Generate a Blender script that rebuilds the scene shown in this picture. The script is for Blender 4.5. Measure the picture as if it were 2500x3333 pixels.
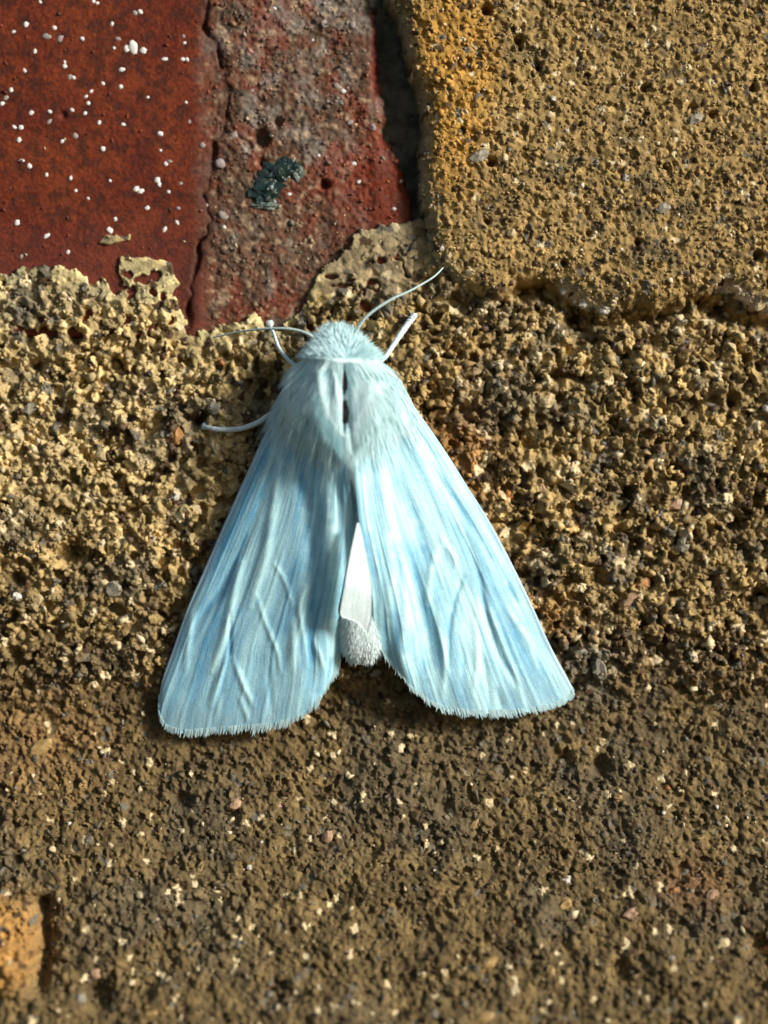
# White moth resting on a weathered brick wall (close-up).  Units: built in millimetres, stored in metres.
import bpy, math, random
import numpy as np
from mathutils import Vector

for o in list(bpy.data.objects):
    bpy.data.objects.remove(o)
SC = bpy.context.scene
COL = SC.collection
MM = 0.001
D = 120.0                    # camera distance to the wall, mm
S = 45.0 / 2500.0            # mm per photograph pixel on the wall
rng = np.random.default_rng(7)
random.seed(7)

# ------------------------------------------------------------------ camera
cam = bpy.data.cameras.new('camera')
cam_o = bpy.data.objects.new('camera', cam)
COL.objects.link(cam_o)
cam_o.location = (0, -D * MM, 0)
cam_o.rotation_euler = (math.radians(90), 0, 0)
cam.sensor_fit = 'VERTICAL'
cam.sensor_height = 24
cam.lens = 12.0 / (3333 * S / 2 / D)
cam.clip_start = 0.002
cam.clip_end = 50
cam.dof.use_dof = True
cam.dof.focus_distance = (D - 1.6) * MM
cam.dof.aperture_fstop = 7.0
SC.camera = cam_o

# ------------------------------------------------------------------ light
SUN_DIR = Vector((0.80, -0.48, 0.36)).normalized()      # towards the sun: beside and above the wall
world = bpy.data.worlds.new('World')
SC.world = world
world.use_nodes = True
wn = world.node_tree.nodes
sky = wn.new('ShaderNodeTexSky')
sky.sky_type = 'NISHITA'
sky.sun_disc = False
sky.sun_elevation = math.asin(SUN_DIR.z)
sky.sun_rotation = math.atan2(SUN_DIR.x, SUN_DIR.y)
world.node_tree.links.new(sky.outputs[0], wn['Background'].inputs[0])
wn['Background'].inputs[1].default_value = 0.08
sun = bpy.data.lights.new('sun', 'SUN')
sun.energy = 4.7
sun.angle = math.radians(13)
sun.color = (1.0, 0.97, 0.91)
sun_o = bpy.data.objects.new('sun', sun)
COL.objects.link(sun_o)
sun_o.rotation_euler = SUN_DIR.to_track_quat('Z', 'Y').to_euler()
sun_o.location = SUN_DIR * 0.4

SC.view_settings.view_transform = 'Standard'
SC.view_settings.look = 'None'
SC.view_settings.exposure = 0.15
SC.view_settings.gamma = 1.0
SC.view_settings.use_curve_mapping = False

# ------------------------------------------------------------------ helpers
def lin(r, g, b):
    return np.array([((c / 255) / 12.92 if c / 255 <= 0.04045 else ((c / 255 + 0.055) / 1.055) ** 2.4) for c in (r, g, b)])

_T = {}
def vnoise(x, y, scale, seed=0):
    """smooth value noise in -1..1 at the given feature size"""
    if seed not in _T:
        _T[seed] = np.random.default_rng(1000 + seed).uniform(-1, 1, (256, 256))
    t = _T[seed]
    x = np.asarray(x, float) / scale + 37.3 * seed
    y = np.asarray(y, float) / scale + 11.7 * seed
    xi = np.floor(x).astype(int); yi = np.floor(y).astype(int)
    fx = x - xi; fy = y - yi
    fx = fx * fx * (3 - 2 * fx); fy = fy * fy * (3 - 2 * fy)
    a = t[xi & 255, yi & 255]; b = t[(xi + 1) & 255, yi & 255]
    c = t[xi & 255, (yi + 1) & 255]; d = t[(xi + 1) & 255, (yi + 1) & 255]
    return (a * (1 - fx) + b * fx) * (1 - fy) + (c * (1 - fx) + d * fx) * fy

def fbm(x, y, scale, seed=0, octs=4, gain=0.5):
    s = 0; a = 1.0; n = 0
    for k in range(octs):
        s = s + a * vnoise(x, y, scale / 2 ** k, seed + k)
        n += a; a *= gain
    return s / n

def worley(x, y, scale, seed):
    """cellular grains: squared-distance dome 0..1, per-cell random numbers"""
    x = np.asarray(x, float); y = np.asarray(y, float)
    x = (x + 0.30 * scale * vnoise(x, y, scale * 0.9, seed + 1)) / scale; y = (y + 0.30 * scale * vnoise(x * scale, y, scale * 0.9, seed + 2)) / scale
    g = np.random.default_rng(5000 + seed).random((128, 128, 5))
    xi = np.floor(x).astype(int); yi = np.floor(y).astype(int)
    best = np.full(x.shape, 9.0); ca = np.zeros(x.shape); cb = np.zeros(x.shape); ox = np.zeros(x.shape); oy = np.zeros(x.shape)
    for dx in (-1, 0, 1):
        for dy in (-1, 0, 1):
            c = g[(xi + dx) & 127, (yi + dy) & 127]
            ex = xi + dx + c[..., 0] - x; ey = yi + dy + c[..., 1] - y
            d = (ex ** 2 + ey ** 2) / (0.55 + 0.9 * c[..., 4])
            m = d < best
            best = np.where(m, d, best); ca = np.where(m, c[..., 2], ca); cb = np.where(m, c[..., 3], cb); ox = np.where(m, ex, ox); oy = np.where(m, ey, oy)
    th = cb * 50.0
    return np.sqrt(np.clip(1 - best * 1.15, 0, 1)), ca, cb, (ox * np.cos(th) + oy * np.sin(th))

GS = {1: (17, 900), 2: (25, 920), 3: (17, 940)}
def grain_relief(px, py, k):
    """fused sand grains: domes of uneven height with pores between them"""
    dome, a, b, tilt = worley(px, py, *GS[k])
    h = np.minimum(dome * 1.35, 0.85) * (0.35 + 0.9 * a) + 0.75 * tilt * dome
    f, dp = {1: (0.11, 0.9), 2: (0.17, 1.5), 3: (0.14, 1.0)}[k]
    return h - dp * (b < f) * (0.4 + dome)

def grain_tint(px, py, k, c, spread):
    dome, a, b, _ = worley(px, py, *GS[k])
    z = (np.modf(b * 37.7)[0] + np.modf(b * 91.3)[0] + a - 1.5) * 1.6
    c = c * np.exp(spread * z)[..., None]
    q = np.modf(b * 13.17)[0][..., None]
    pp, pg, pd = {1: (0.02, 0.02, 0.05), 2: (0.06, 0.04, 0.05), 3: (0.02, 0.02, 0.04)}[k]
    c = np.where(q < pp, lin(214, 194, 152), c)
    c = np.where((q > 0.2) & (q < 0.2 + pg), lin(112, 104, 88), c)
    c = np.where((q > 0.4) & (q < 0.4 + pd), lin(84, 64, 42), c)
    return c

def sstep(a, b, x):
    t = np.clip((x - a) / (b - a), 0, 1)
    return t * t * (3 - 2 * t)

def poly_dist(x, y, pts):
    """distance to a polyline, and the arc parameter (0..1) of the nearest point"""
    x = np.asarray(x, float); y = np.asarray(y, float)
    best = np.full(x.shape, 1e9); par = np.zeros(x.shape)
    n = len(pts) - 1
    for k in range(n):
        ax, ay = pts[k]; bx, by = pts[k + 1]
        dx, dy = bx - ax, by - ay
        t = np.clip(((x - ax) * dx + (y - ay) * dy) / max(dx * dx + dy * dy, 1e-9), 0, 1)
        d = np.hypot(x - ax - t * dx, y - ay - t * dy)
        m = d < best
        best = np.where(m, d, best); par = np.where(m, (k + t) / n, par)
    return best, par

def in_poly(x, y, pts):
    ins = np.zeros(np.shape(x), bool)
    n = len(pts)
    for k in range(n):
        ax, ay = pts[k]; bx, by = pts[(k + 1) % n]
        if ay == by:
            continue
        c = ((ay > y) != (by > y)) & (x < (bx - ax) * (y - ay) / (by - ay) + ax)
        ins ^= c
    return ins

def P(px, py, h):
    """photograph pixel + height in mm above the wall face -> point in mm"""
    f = (D - h) / D
    return np.stack([(np.asarray(px, float) - 1250) * S * f, -np.asarray(h, float) + 0 * f, (1666.5 - np.asarray(py, float)) * S * f], -1)

def W(px, py, h):
    """point of the wall surface itself (no perspective correction)"""
    return np.stack([(px - 1250) * S, -h, (1666.5 - py) * S], -1)

def catmull(pts, n):
    p = np.array(pts, float)
    p = np.vstack([2 * p[0] - p[1], p, 2 * p[-1] - p[-2]])
    seg = len(p) - 3
    t = np.linspace(0, seg, n); i = np.minimum(t.astype(int), seg - 1); f = (t - i)[:, None]
    a, b, c, d = p[i], p[i + 1], p[i + 2], p[i + 3]
    return 0.5 * (2 * b + (c - a) * f + (2 * a - 5 * b + 4 * c - d) * f ** 2 + (3 * b - a - 3 * c + d) * f ** 3)

def mesh_data(name, verts, faces, mat, cols=None, smooth=True, uv=None):
    verts = np.asarray(verts, np.float32) * MM
    faces = np.asarray(faces, np.int32)
    k = faces.shape[1]
    me = bpy.data.meshes.new(name)
    me.vertices.add(len(verts)); me.vertices.foreach_set('co', verts.ravel())
    me.loops.add(faces.size); me.loops.foreach_set('vertex_index', faces.ravel())
    me.polygons.add(len(faces))
    me.polygons.foreach_set('loop_start', np.arange(0, faces.size, k, dtype=np.int32))
    me.polygons.foreach_set('loop_total', np.full(len(faces), k, np.int32))
    me.polygons.foreach_set('use_smooth', np.full(len(faces), smooth, bool))
    if cols is not None:
        ca = me.color_attributes.new('tint', 'FLOAT_COLOR', 'POINT')
        c4 = np.ones((len(verts), 4), np.float32); c4[:, :3] = np.clip(cols, 0, 1)
        ca.data.foreach_set('color', c4.ravel())
    if uv is not None:
        l = me.uv_layers.new(name='UVMap')
        l.data.foreach_set('uv', np.asarray(uv, np.float32)[faces.ravel()].ravel())
    me.update(calc_edges=True)
    me.validate()
    me.materials.append(mat)
    return me

def obj(name, me, parent=None, label=None, kind=None):
    o = bpy.data.objects.new(name, me)
    COL.objects.link(o)
    o.parent = parent
    if label: o['label'] = label
    if kind: o['kind'] = kind
    return o

def grid_faces(nu, nv, keep=None):
    i = np.arange(nu * nv).reshape(nv, nu)
    f = np.stack([i[:-1, :-1], i[1:, :-1], i[1:, 1:], i[:-1, 1:]], -1).reshape(-1, 4)
    if keep is not None:
        f = f[keep.ravel()[f].any(1)]
    return f

def compact(v, f, *arrs):
    used = np.unique(f)
    m = np.full(len(v), -1); m[used] = np.arange(len(used))
    return (v[used], m[f]) + tuple(a[used] for a in arrs)

# ------------------------------------------------------------------ materials
def new_mat(name):
    m = bpy.data.materials.new(name); m.use_nodes = True
    nt = m.node_tree
    return m, nt, nt.nodes['Principled BSDF'], nt.nodes, nt.links

def mineral(name, rough=0.85, bump=0.5, size=6000.0, spec=0.3, vary=0.35):
    """tint attribute x fine procedural mottling, with fine bump"""
    m, nt, b, n, l = new_mat(name)
    at = n.new('ShaderNodeAttribute'); at.attribute_name = 'tint'
    tc = n.new('ShaderNodeTexCoord')
    no = n.new('ShaderNodeTexNoise'); no.inputs['Scale'].default_value = size; no.inputs['Detail'].default_value = 5
    no.inputs['Roughness'].default_value = 0.7
    l.new(tc.outputs['Object'], no.inputs['Vector'])
    rp = n.new('ShaderNodeMapRange'); rp.inputs[1].default_value = 0.3; rp.inputs[2].default_value = 0.7
    rp.inputs[3].default_value = 1 - vary; rp.inputs[4].default_value = 1 + vary
    l.new(no.outputs[0], rp.inputs[0])
    mx = n.new('ShaderNodeVectorMath'); mx.operation = 'MULTIPLY'
    l.new(at.outputs['Color'], mx.inputs[0]); l.new(rp.outputs[0], mx.inputs[1])
    l.new(mx.outputs[0], b.inputs['Base Color'])
    bp = n.new('ShaderNodeBump'); bp.inputs['Strength'].default_value = bump; bp.inputs['Distance'].default_value = 0.00012
    l.new(no.outputs[0], bp.inputs['Height']); l.new(bp.outputs[0], b.inputs['Normal'])
    b.inputs['Roughness'].default_value = rough
    b.inputs['Specular IOR Level'].default_value = spec
    return m

M_RED = mineral('fired_red_clay', 0.6, 0.55, 5200, 0.2, 0.45)
M_SANDBRICK = mineral('sandy_yellow_brick', 0.9, 0.7, 5200)
M_MORTAR = mineral('lime_mortar', 0.92, 0.8, 4200)
M_LOWER = mineral('brown_sand_brick', 0.92, 0.8, 4600)
M_GRAIN = mineral('sand_grain', 0.6, 0.25, 9000, 0.45, 0.22)

def plain(name, col, rough=0.6, spec=0.4, bump=0.0, size=8000, vary=0.15, sheen=0.0, coat=0.0):
    m, nt, b, n, l = new_mat(name)
    tc = n.new('ShaderNodeTexCoord')
    no = n.new('ShaderNodeTexNoise'); no.inputs['Scale'].default_value = size; no.inputs['Detail'].default_value = 4
    l.new(tc.outputs['Object'], no.inputs['Vector'])
    cr = n.new('ShaderNodeMix'); cr.data_type = 'RGBA'
    cr.inputs[6].default_value = (*[c * (1 - vary) for c in col], 1); cr.inputs[7].default_value = (*[min(1, c * (1 + vary)) for c in col], 1)
    l.new(no.outputs[0], cr.inputs[0]); l.new(cr.outputs[2], b.inputs['Base Color'])
    if bump:
        bp = n.new('ShaderNodeBump'); bp.inputs['Strength'].default_value = bump; bp.inputs['Distance'].default_value = 0.0001
        l.new(no.outputs[0], bp.inputs['Height']); l.new(bp.outputs[0], b.inputs['Normal'])
    b.inputs['Roughness'].default_value = rough
    b.inputs['Specular IOR Level'].default_value = spec
    b.inputs['Sheen Weight'].default_value = sheen
    b.inputs['Coat Weight'].default_value = coat
    return m

# ------------------------------------------------------------------ the wall as height fields (photograph pixel space)
CRACK = [(675, -60), (668, 90), (715, 170), (735, 280), (742, 365), (708, 450), (676, 575), (668, 660), (692, 725), (650, 800), (628, 890), (616, 1010), (600, 1080)]
CRACK2 = [(742, 365), (760, 430), (800, 470), (840, 440), (850, 400)]
YEL = [(1262, -900), (1262, 0), (1300, 60), (1318, 130), (1330, 210), (1368, 330), (1385, 430), (1372, 520), (1368, 620), (1385, 740), (1392, 820), (1420, 880), (1480, 925),
       (1540, 955), (1620, 985), (1680, 930), (1740, 915), (1800, 925), (1850, 975), (1920, 1012), (1980, 1028), (2060, 1000), (2130, 1018), (2200, 985),
       (2290, 965), (2350, 940), (2420, 985), (2500, 1020), (2700, 1010), (3300, 1000), (3300, -900)]
GAPS = [([(1690, 960), (1760, 945), (1820, 975), (1880, 1030), (1910, 1090)], 34, 1.7),
        ([(1930, 1050), (2050, 1035), (2140, 1030), (2230, 1010)], 20, 1.1),
        ([(2300, 990), (2380, 1030), (2500, 1055), (2900, 1060)], 30, 2.0),
        ([(1800, 1220), (1900, 1240)], 14, 0.8), ([(1500, 1000), (1560, 960), (1590, 930)], 18, 1.0),
        ([(1430, 1380), (1480, 1330), (1540, 1370)], 16, 0.8), ([(2030, 1170), (2060, 1290)], 15, 0.7),
        ([(170, 2910), (185, 3010), (175, 3140)], 26, 1.5)]
PITS = [(385, 1190, 26, 1.5), (118, 1195, 28, 1.3), (250, 1100, 22, 1.3), (215, 1810, 45, 1.2), (240, 1790, 30, 1.0), (510, 1370, 24, 0.9), (480, 1400, 26, 1.0), (60, 1880, 22, 1.0),
        (880, 1260, 60, 1.0), (640, 1385, 26, 0.8), (2390, 1700, 26, 1.2), (2040, 1600, 22, 1.2), (2460, 1960, 40, 1.0), (1940, 1870, 24, 0.9), (1720, 1880, 36, 0.9),
        (1520, 1330, 24, 0.9), (2110, 1900, 20, 0.8), (1900, 2000, 22, 0.8), (2380, 1300, 22, 0.9), (1810, 1470, 20, 1.0), (360, 3170, 45, 1.2), (760, 2640, 26, 0.7),
        (600, 2600, 30, 0.6), (1950, 2490, 34, 0.8), (1830, 2475, 30, 0.6), (2440, 3050, 50, 1.2), (1990, 3100, 36, 0.7), (1450, 2620, 26, 0.6), (2200, 2990, 40, 0.6),
        # yellow brick
        (1683, 145, 15, 1.3), (1688, 170, 11, 1.0), (1580, 45, 16, 1.2), (1745, 230, 12, 1.0), (1595, 540, 13, 1.1), (1660, 280, 9, 0.8), (2090, 300, 13, 0.8), (2440, 300, 12, 0.9),
        (2075, 800, 12, 0.8), (1830, 862, 10, 1.0), (1910, 768, 10, 0.8), (2455, 840, 15, 1.0), (1585, 730, 10, 0.8), (2240, 365, 14, 0.8), (2310, 385, 12, 0.8), (2160, 560, 12, 0.7), (1385, 700, 14, 0.8)]
RED_PITS = [(850, 450, 26, 0.8), (905, 395, 14, 0.6), (1056, 600, 15, 0.7), (810, 470, 14, 0.5), (855, 530, 12, 0.5), (205, 375, 12, 0.15)]
BX = np.array([-700, 0, 90, 160, 250, 300, 350, 380, 400, 410, 560, 590, 600, 625, 700, 830, 870, 920, 975, 1010, 1060, 1120, 1200, 1260, 1330, 1400, 3300])
BY = np.array([890, 882, 868, 868, 872, 893, 915, 925, 905, 885, 945, 1000, 1035, 1068, 1068, 1020, 1035, 1035, 985, 920, 860, 795, 745, 720, 700, 700, 700])
SMEARS = [([(390, 828), (470, 830), (560, 850), (590, 930), (560, 960), (420, 960), (385, 900)], 10),
          ([(312, 790), (345, 765), (425, 762), (425, 785), (360, 800)], 6)]
HOLES = [(318, 905, 16, 22), (420, 895, 26, 16), (465, 910, 42, 20), (505, 900, 26, 22), (430, 945, 22, 20), (500, 952, 20, 18), (1240, 850, 22, 16), (1218, 850, 12, 10),
         (1080, 900, 28, 10), (1145, 915, 24, 8), (530, 965, 16, 18), (15, 925, 10, 14), (1120, 930, 50, 9)]

def slope(py):
    return np.clip((py - 2330) / 1003, 0, 2) ** 1.3 * 7.0

def fields(px, py):
    px = np.asarray(px, float); py = np.asarray(py, float)
    nz = fbm(px, py, 60, 3, 4)
    # red brick: smooth left face, flaked rough strip, rounded arris at the perpend joint
    rough = sstep(640, 720, px + 30 * vnoise(px, py, 90, 5))
    xr = np.interp(py, [-900, 0, 200, 400, 470, 560, 700, 1000], [1205, 1212, 1228, 1245, 1262, 1310, 1336, 1340]) + 14 * vnoise(px, py, 45, 8) + 6 * vnoise(px, py, 14, 9)
    e = np.clip((xr - px) / 34, -1, 1)
    R = 0.02 * fbm(px, py, 60, 21, 5, 0.6) + 0.012 * vnoise(px, py, 11, 25) + rough * (0.26 * fbm(px, py, 90, 31, 6, 0.68) - 0.12 + 0.05 * vnoise(px, py, 11, 26))
    smoothpatch = sstep(1190, 1240, px) * sstep(500, 560, py)
    R = R * (1 - 0.7 * smoothpatch)
    R = np.where(e > 0, R - 0.5 * (1 - np.clip(e, 0, 1)) ** 2, R - 0.5 + e * 5)
    for c, w, a in ((CRACK, 8, 0.5), (CRACK2, 7, 0.4)):
        d, _ = poly_dist(px + 12 * vnoise(px, py, 25, 41), py + 12 * vnoise(px, py, 25, 42), c)
        R = R - a * (0.22 + 0.78 * sstep(-0.35, 0.45, vnoise(px, py, 75, 205))) * np.exp(-(d / (w * (1 + 0.5 * vnoise(px, py, 60, 43)))) ** 2)
    for x, y, r, dp in RED_PITS:
        R = R - dp * np.exp(-(((px - x) ** 2 + (py - y) ** 2) / r ** 2) ** 1.5)
    R = R - 6 * sstep(1090, 1130, py)
    # yellow sandy brick, proud of the rest with a worn rounded arris
    d, _ = poly_dist(px, py, YEL)
    sd = np.where(in_poly(px, py, YEL), d, -d) + 14 * fbm(px, py, 50, 51, 3)
    t = np.clip(sd / 85, 0, 1)
    Y = np.where(sd > 0, 1.25 * np.sqrt(1 - (1 - t) ** 2) - 0.1, -0.1 + sd / 8)
    Y = np.maximum(Y, -5) + 0.10 * fbm(px, py, 40, 61, 3, 0.75) + 0.15 * grain_relief(px, py, 1) + 0.18 * vnoise(px, py, 260, 66)
    # mortar: deep in the perpend, full in the bed, lapping over the red brick
    tb = np.interp(px, BX, BY)
    sb = py - tb + (34 + 26 * sstep(900, 1000, px)) * fbm(px, py, 44, 71, 5, 0.72) - 30 * sstep(0.25, 0.7, vnoise(px, py, 38, 77))
    crust = sstep(930, 1000, px) * (1 - sstep(1360, 1420, px)) * (1 - sstep(930, 1010, py))     # thin smear lapping the red brick
    bed = 0.08 + 0.30 * fbm(px, py, 170, 81, 3) * (1 - 0.7 * crust) + (0.42 * fbm(px, py, 60, 85, 3, 0.7) + 0.36 * grain_relief(px, py, 2) + 0.12 * fbm(px, py, 14, 191, 2)) * (0.22 + 0.78 * sstep(-10, 150, sb)) * (1 - 0.75 * crust)
    bed = bed + 0.12 * sstep(0, 10, sb)
    cv = fbm(px, py, 120, 181, 4, 0.6)
    crev = np.exp(-(cv / 0.035) ** 2) * sstep(0.05, 0.4, vnoise(px, py, 110, 187)) * sstep(40, 160, sb)
    bed = bed - 0.75 * crev
    M = -1.9 + (bed + 1.9) * sstep(-26, 12, sb)
    joint = sstep(1200, 1250, px) * (1 - sstep(690, 730, py)) 
    M = np.where(joint > 0, np.maximum(M, -1.5 + 0.5 * fbm(px, py, 50, 91, 4)), M)
    for q, soft in SMEARS:
        dd, _ = poly_dist(px, py, q)
        s2 = np.where(in_poly(px, py, q), dd, -dd) + 9 * fbm(px, py, 26, 95, 3)
        M = np.maximum(M, -1.2 + (1.2 + 0.14 + 0.06 * nz) * sstep(-8, soft, s2))
    for x, y, a, b in HOLES:
        q = ((px - x) / (0.72 * a)) ** 2 + ((py - y) / (0.72 * b)) ** 2 + 0.8 * vnoise(px, py, 14, 96)
        M = M - 0.8 * (1 - sstep(0.6, 1.2, q))
    for pl, w, dp in GAPS:
        dd, _ = poly_dist(px + 14 * vnoise(px, py, 30, 97), py + 14 * vnoise(px, py, 30, 98), pl)
        g = dp * np.exp(-(dd / w) ** 2)
        M = M - g
    for x, y, r, dp in PITS:
        g = dp * np.exp(-(((px - x + 5 * vnoise(px, py, 14, 99)) ** 2 + (py - y) ** 2) / r ** 2) ** 1.5)
        M = M - g; Y = Y - g
    M = M + slope(py) - 1.6 * sstep(2190, 2340, py + 40 * vnoise(px, py, 120, 203))
    # lower brick, slanting out towards the viewer
    ss = py - 2120 - 60 * fbm(px, py, 240, 101, 3) - 60 * sstep(600, 0, px)
    L = slope(py) + 0.10 + 0.20 * fbm(px, py, 200, 105, 3) + 0.16 * fbm(px, py, 46, 108, 3, 0.7) + 0.19 * grain_relief(px, py, 3) + 0.08 * fbm(px, py, 12, 195, 2) - 0.1 - 1.6 * (1 - sstep(-60, 50, ss))
    L = L + (0.26 + 0.40 * sstep(2450, 3200, py)) * fbm(px * 0.55 + py * 0.83, (px * 0.83 - py * 0.55) * 0.4, 62, 112, 3)
    L = L + 1.0 * np.exp(-(np.hypot((px - 20) / 135, (py - 3010) / 140) * (1 + 0.3 * fbm(px, py, 70, 197, 3))) ** 5) * (1 + 0.4 * fbm(px, py, 30, 199, 3))
    for pl, w, dp in GAPS[-1:]:
        dd, _ = poly_dist(px, py, pl); L = L - dp * np.exp(-(dd / w) ** 2)
    for x, y, r, dp in PITS:
        if y > 2100:
            L = L - dp * np.exp(-(((px - x) ** 2 + (py - y) ** 2) / r ** 2) ** 1.5)
    return R, Y, M, L

def surf(px, py):
    return np.max(np.stack(fields(px, py)), 0)

def mixc(a, b, t):
    return a + (b - a) * np.asarray(t)[..., None]

def col_red(px, py):
    n1 = fbm(px, py, 120, 121, 4); n2 = fbm(px, py, 26, 125, 3); n3 = fbm(px, py, 9, 128, 2)
    c = mixc(lin(96, 34, 17), lin(120, 52, 22), np.clip(0.5 + n1 * 0.9 + n3 * 0.5, 0, 1))
    c = mixc(c, lin(66, 30, 18), np.clip(1.5 * n2 + 0.15, 0, 0.8))
    c = mixc(c, lin(100, 50, 42), 0.45 * sstep(640, 860, py + 60 * n1))
    rough = sstep(620, 720, px + 30 * vnoise(px, py, 90, 5))
    g = mixc(lin(118, 78, 56), lin(92, 74, 58), np.clip(0.5 + n2, 0, 1))
    g = mixc(g, lin(150, 140, 128), np.clip((fbm(px, py, 60, 131, 4) + 0.15 - (py - 150) / 1500) * 1.6, 0, 0.7))
    g = mixc(g * 0.82, lin(118, 54, 34), np.clip(fbm(px, py, 80, 135, 3) * 2.2 - 0.1, 0, 0.65)); g = mixc(g, lin(176, 150, 120), np.clip(fbm(px, py, 20, 138, 3) * 2.4 - 0.5, 0, 0.6))
    c = mixc(c, g, rough)
    sp = sstep(1000, 1240, px + 80 * n1) * sstep(330, 560, py + 60 * n1)
    c = mixc(c, lin(118, 42, 18), 0.75 * sp)
    c = mixc(c, lin(120, 28, 20), 0.8 * sstep(1190, 1230, px) * (1 - sstep(250, 420, py)))
    for cr in (CRACK,):
        d, _ = poly_dist(px, py, cr)
        c = mixc(c, lin(70, 38, 26), 0.8 * np.exp(-(d / 26) ** 2))
    return c * (1 + 0.18 * n3)[..., None]

def col_yel(px, py):
    n1 = fbm(px, py, 200, 141, 3); n2 = fbm(px, py, 24, 145, 3)
    c = mixc(lin(176, 146, 92), lin(140, 115, 70), np.clip(0.5 + n2, 0, 1))
    c = mixc(c, lin(98, 86, 62), 0.75 * sstep(0.12, 0.5, fbm(px, py, 75, 211, 4, 0.65)))
    d = np.hypot((px - 1470) / 190, (py - 300) / 330) + 0.35 * n1
    c = mixc(c, lin(192, 142, 58), 0.7 * (1 - sstep(0.55, 1.15, d)))
    dd, _ = poly_dist(px, py, YEL[1:13])
    c = mixc(c, lin(158, 146, 116), 0.7 * np.exp(-(dd / 32) ** 2))
    dd, _ = poly_dist(px, py, [(1830, 950), (1900, 1000), (1980, 1025)])
    c = mixc(c, lin(226, 206, 172), 0.8 * np.exp(-(dd / 22) ** 2))
    dd, _ = poly_dist(px, py, [(2350, 945), (2430, 985), (2490, 1012)])
    c = mixc(c, lin(236, 216, 196), 0.9 * np.exp(-(dd / 22) ** 2))
    return grain_tint(px, py, 1, c * (1 + 0.15 * n1)[..., None], 0.14)

def col_mor(px, py):
    n1 = fbm(px, py, 220, 151, 3); n2 = fbm(px, py, 60, 155, 3)
    c = mixc(lin(176, 150, 98), lin(134, 112, 72), np.clip(0.5 + n2 * 1.3, 0, 1))
    left = (1 - sstep(350, 1100, px)) * (1 - sstep(1500, 2000, py))
    c = mixc(c, lin(200, 176, 124), 0.7 * left)
    tb = np.interp(px, BX, BY)
    c = mixc(c, lin(206, 190, 138), 0.85 * (1 - sstep(0, 110, py - tb + 40 * n2)) * (1 - sstep(1300, 1380, px)) * sstep(-120, -20, py - tb))
    c = mixc(c, lin(92, 90, 78), 0.8 * np.exp(-(((px - 60) / 110) ** 2 + ((py - 1010) / 60) ** 2)))
    c = mixc(c, lin(86, 84, 76), 0.6 * np.exp(-(((px - 300) / 120) ** 2 + ((py - 960) / 40) ** 2)))
    c = mixc(c, lin(170, 118, 56), 0.6 * np.exp(-(((px - 1500) / 120) ** 2 + ((py - 1450) / 260) ** 2)))
    c = mixc(c, lin(170, 118, 56), 0.5 * np.exp(-(((px - 1780) / 90) ** 2 + ((py - 2000) / 90) ** 2)))
    c = mixc(c, lin(100, 96, 84), 0.55 * sstep(0.1, 0.5, fbm(px, py, 130, 158, 3)))
    c = mixc(c, lin(142, 126, 98), 0.75 * sstep(1000, 1100, px) * (1 - sstep(1350, 1400, px)) * (1 - sstep(930, 1000, py)))
    joint = sstep(1190, 1240, px) * (1 - sstep(660, 760, py))
    c = mixc(c, mixc(lin(62, 60, 52), lin(112, 106, 88), np.clip(0.5 + n2, 0, 1)), joint)
    c = mixc(c, lin(104, 82, 50), 0.75 * sstep(1850, 2250, py + 120 * n1))
    c = mixc(c, lin(168, 166, 148), 0.6 * np.exp(-(((px - 1930) / 85) ** 2 + ((py - 2150) / 95) ** 2)) * np.clip(0.6 + fbm(px, py, 30, 213, 3), 0, 1))
    return grain_tint(px, py, 2, c * (1 + 0.15 * n1)[..., None], 0.32) * (1 - joint)[..., None] + (mixc(lin(58, 56, 48), lin(104, 98, 82), np.clip(0.5 + n2 + 0.5 * fbm(px, py, 14, 207, 2), 0, 1)) * joint[..., None])

def col_low(px, py):
    n1 = fbm(px, py, 260, 161, 3); n2 = fbm(px, py, 50, 165, 3)
    c = mixc(lin(127, 106, 68), lin(95, 79, 51), np.clip(0.5 + n2, 0, 1))
    c = mixc(c, lin(84, 76, 60), np.clip(n1 * 1.4, 0, 0.6))
    c = mixc(c, lin(196, 146, 80), 0.85 * np.exp(-(np.hypot((px - 40) / 130, (py - 3020) / 150)) ** 4))
    c = mixc(c, lin(140, 92, 52), 0.4 * np.exp(-(((px - 2230) / 110) ** 2 + ((py - 2850) / 70) ** 2)))
    c = mixc(c, lin(170, 130, 80), 0.5 * np.exp(-(((px - 150) / 190) ** 2 + ((py - 2420) / 160) ** 2)))
    c = mixc(c, lin(168, 166, 148), 0.6 * np.exp(-(((px - 1930) / 85) ** 2 + ((py - 2150) / 95) ** 2)) * np.clip(0.6 + fbm(px, py, 30, 213, 3), 0, 1))
    return grain_tint(px, py, 3, c * (1 + 0.15 * n1)[..., None], 0.18)

# ------------------------------------------------------------------ wall objects
wall = bpy.data.objects.new('brick_wall', None); COL.objects.link(wall)
wall.empty_display_size = 0.005
wall['label'] = 'weathered wall of red and sandy yellow bricks with crumbling mortar behind the moth'
wall['category'] = 'wall'
wall['kind'] = 'thing'

def field_mesh(name, idx, box, step, colf, mat, label):
    x0, x1, y0, y1 = box
    xs = np.arange(x0, x1 + 1, step); ys = np.arange(y0, y1 + 1, step)
    gx, gy = np.meshgrid(xs, ys)
    F = fields(gx, gy)
    h = F[idx]; top = np.max(np.stack(F), 0)
    keep = h > top - 0.9
    v = W(gx.ravel(), gy.ravel(), np.maximum(h, -5).ravel())
    f = grid_faces(len(xs), len(ys), keep)
    c = colf(gx.ravel(), gy.ravel())
    v, f, c = compact(v, f, c)
    return obj(name, mesh_data(name, v, f, mat, c), wall, label)

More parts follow.
